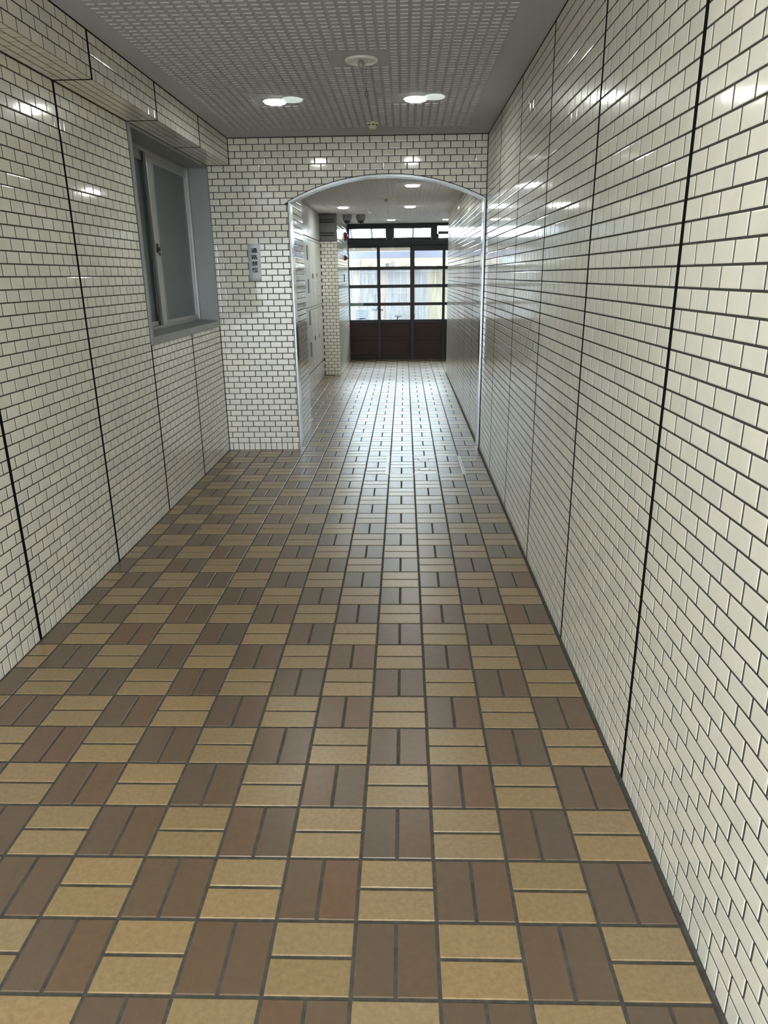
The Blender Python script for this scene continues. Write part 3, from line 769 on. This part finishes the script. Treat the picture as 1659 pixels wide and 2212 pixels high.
# lean-to canopy
r = empty('canopy', (0, YG+.1, 2.6), label='clear lean-to canopy with grey rafters outside the gate', category='canopy')
mb = MB(); mb.bbox(-4, FY-.35, 1.86, 4.4, FY-.25, 1.995, M['canopy'], .006); mb.bbox(-4, YG+.13, 2.66, 4.4, YG+.20, 2.80, M['canopy'], .006); local(recalc(mb.build('eaves_beam', r)), r)
for k in range(-8, 10):
    x = -.10+k*.405; mb = MB(); ya, za, yb, zb2 = YG+.15, 2.72, FY-.2, 2.03
    mb.add([(x-.022, ya, za), (x+.022, ya, za), (x+.022, yb, zb2), (x-.022, yb, zb2), (x-.022, ya, za+.05), (x+.022, ya, za+.05), (x+.022, yb, zb2+.05), (x-.022, yb, zb2+.05)],
           [(0, 3, 2, 1), (4, 5, 6, 7), (0, 1, 5, 4), (1, 2, 6, 5), (2, 3, 7, 6), (3, 0, 4, 7)], M['canopy'])
    local(recalc(mb.build('rafter', r)), r)
mb = MB(); mb.add([(-4, YG+.12, 2.80), (4.4, YG+.12, 2.80), (4.4, FY-.15, 2.085), (-4, FY-.15, 2.085), (-4, YG+.12, 2.806), (4.4, YG+.12, 2.806), (4.4, FY-.15, 2.091), (-4, FY-.15, 2.091)], [(0, 1, 2, 3), (4, 5, 6, 7)], M['poly']); local(mb.build('roof_sheet', r), r)
for xx in (-2.6, 2.9):
    mb = MB(); mb.bbox(xx, FY-.33, 0-.02, xx+.07, FY-.27, 1.86, M['canopy']); local(recalc(mb.build('post', r)), r)
# neighbouring house
HY = 16.4
r = empty('house', (0, HY, 0), label='beige house wall behind the fence', category='building')
mb = MB(); mb.box(-5, HY, -.02, 5, HY+3, 2.16, M['beige']); local(recalc(mb.build('house_wall', r)), r)
mb = MB(); mb.box(-5.2, HY-.25, 2.16, 5.2, HY+3.1, 2.24, M['canopy']); local(recalc(mb.build('house_eaves', r)), r)
def onh(px, py):
    u, v = (px-829.5)/F_PX, (1106-py)/F_PX; d = fw+u*r2+v*u2; t = (HY-CAM.y)/d.y; p = CAM+d*t; return p.x, p.z
def hpart(name, a, b, m, t=.05):
    (x0, z1), (x1, z0) = onh(*a), onh(*b); mb = MB(); mb.bbox(x0, HY-t, z0, x1, HY+.01, z1, m, .006); return local(recalc(mb.build(name, r)), r)
hpart('pale_door', (749, 561), (775, 600), M['pale_blue']); hpart('door_frame', (775, 561), (779, 600), M['canopy'])
hpart('meter_box', (795, 563), (801, 574), M['acw'], .12)
w_ = hpart('small_window', (830, 566), (843, 590), M['canopy'], .06); hpart('window_glass', (832, 568.5), (841, 588), M['dark'], .07)
hpart('gas_meter', (853, 562), (861, 577), M['acw'], .14)
def hpipe(pts, rad, m):
    mb = MB(); mb.tube([(onh(*q)[0], HY-.07, onh(*q)[1]) for q in pts], rad, m, 8); local(recalc(mb.build('pipe', r)), r)
hpipe([(846, 562), (852, 561), (862, 562), (864, 576)], .016, M['acw']); hpipe([(896, 560), (897, 566), (902, 569), (908, 567), (911, 560)], .018, M['acw'])
hpipe([(898, 572), (930, 572), (936, 574), (944, 580)], .030, M['acw']); hpipe([(871, 573), (876, 569), (884, 566)], .014, M['acw'])

# bicycles parked between gate and fence
def bicycle(x, y, rz, label):
    b = empty('bicycle', (x, y, -.02), rz, label=label, category='bicycle', group='bicycles parked behind the gate')
    R = .31
    for cx in (-.50, .52):
        mb = MB(); pts = [(cx+R*math.cos(a), 0, R+.02+R*math.sin(a)) for a in [2*math.pi*k/40 for k in range(40)]]
        mb.tube(pts, .018, M['rubber'], 8, closed=True); wh = mb.build('wheel', b)
        mb = MB()
        for k in range(14):
            a = 2*math.pi*k/14; mb.tube([(cx, 0, R+.02), (cx+.30*math.cos(a), 0, R+.02+.30*math.sin(a))], .0015, M['steel2'], 5)
        mb.tube([(cx, -.05, R+.02), (cx, .05, R+.02)], .018, M['steel2'], 10); mb.build('spokes', wh)
    mb = MB(); bb = (-.06, 0, .28); st = (-.20, 0, .66); hd = (.36, 0, .72); hb_ = (.40, 0, .60); rw = (-.50, 0, .33); fwh = (.52, 0, .33)
    for a, c, rr in ((bb, st, .016), (bb, hb_, .018), (bb, (.37, 0, .70), .014), (bb, rw, .012), (st, rw, .010), (hd, hb_, .019), (hb_, fwh, .013)): mb.tube([a, c], rr, M['bike'])
    mb.build('frame', b)
    mb = MB(); mb.tube([st, (-.23, 0, .78)], .013, M['steel2'])
    mb.build('seat_post', b)
    mb = MB(); mb.lathe([(.001, .05), (.05, .045), (.085, .02), (.09, 0), (.001, -.01)], (-.25, 0, .79), M['rubber'], 18); sd = mb.build('saddle', b)
    mb = MB(); mb.tube([(.36, 0, .72), (.33, 0, .93)], .012, M['steel2']); mb.tube([(.20, -.28, .96), (.30, -.24, .97), (.35, -.10, .94), (.33, 0, .93), (.35, .10, .94), (.30, .24, .97), (.20, .28, .96)], .012, M['bike']); h = mb.build('handlebar', b)
    for s in (-1, 1):
        mb = MB(); mb.tube([(.22, s*.275, .962), (.12, s*.30, .955)], .017, M['rubber']); mb.build('grip', h)
        mb = MB(); mb.tube([(.30, s*.22, .95), (.24, s*.24, .93), (.15, s*.27, .925)], .007, M['bike']); mb.build('brake_lever', h)
    mb = MB(); x0, x1, y0, y1, z0, z1 = .42, .70, -.17, .17, .70, .93
    for z in (z0, .76, .82, .88, z1): mb.tube([(x0, y0, z), (x1, y0, z), (x1, y1, z), (x0, y1, z)], .004 if z < z1 else .006, M['bike'], 5, closed=True)
    for k in range(8):
        t = k/7; mb.tube([(x0+(x1-x0)*t, y0, z0), (x0+(x1-x0)*t, y0, z1)], .003, M['bike'], 5); mb.tube([(x0+(x1-x0)*t, y1, z0), (x0+(x1-x0)*t, y1, z1)], .003, M['bike'], 5)
        mb.tube([(x1, y0+(y1-y0)*t, z0), (x1, y0+(y1-y0)*t, z1)], .003, M['bike'], 5); mb.tube([(x0+(x1-x0)*t, y0, z0), (x0+(x1-x0)*t, y1, z0)] if k else [(x0, y0, z0), (x0, y1, z0)], .003, M['bike'], 5)
    mb.build('basket', b)
    mb = MB(); mb.tube([(-.06, 0, .28), (.02, .06, .16)], .01, M['steel2']); mb.bbox(-.02, .06, .13, .06, .15, .155, M['rubber']); mb.tube([(-.06, 0, .28), (-.14, -.06, .40)], .01, M['steel2']); mb.bbox(-.18, -.15, .39, -.10, -.06, .415, M['rubber'])
    mb.build('pedals', b)
    b.scale = (.93, .93, .93)
    return b
bicycle(-.22, 13.62, math.radians(187), 'dark bicycle parked behind the gate, seen through its left bottom panes')
bicycle(-.95, 12.98, math.radians(176), 'dark bicycle leaning in the left corner behind the gate')
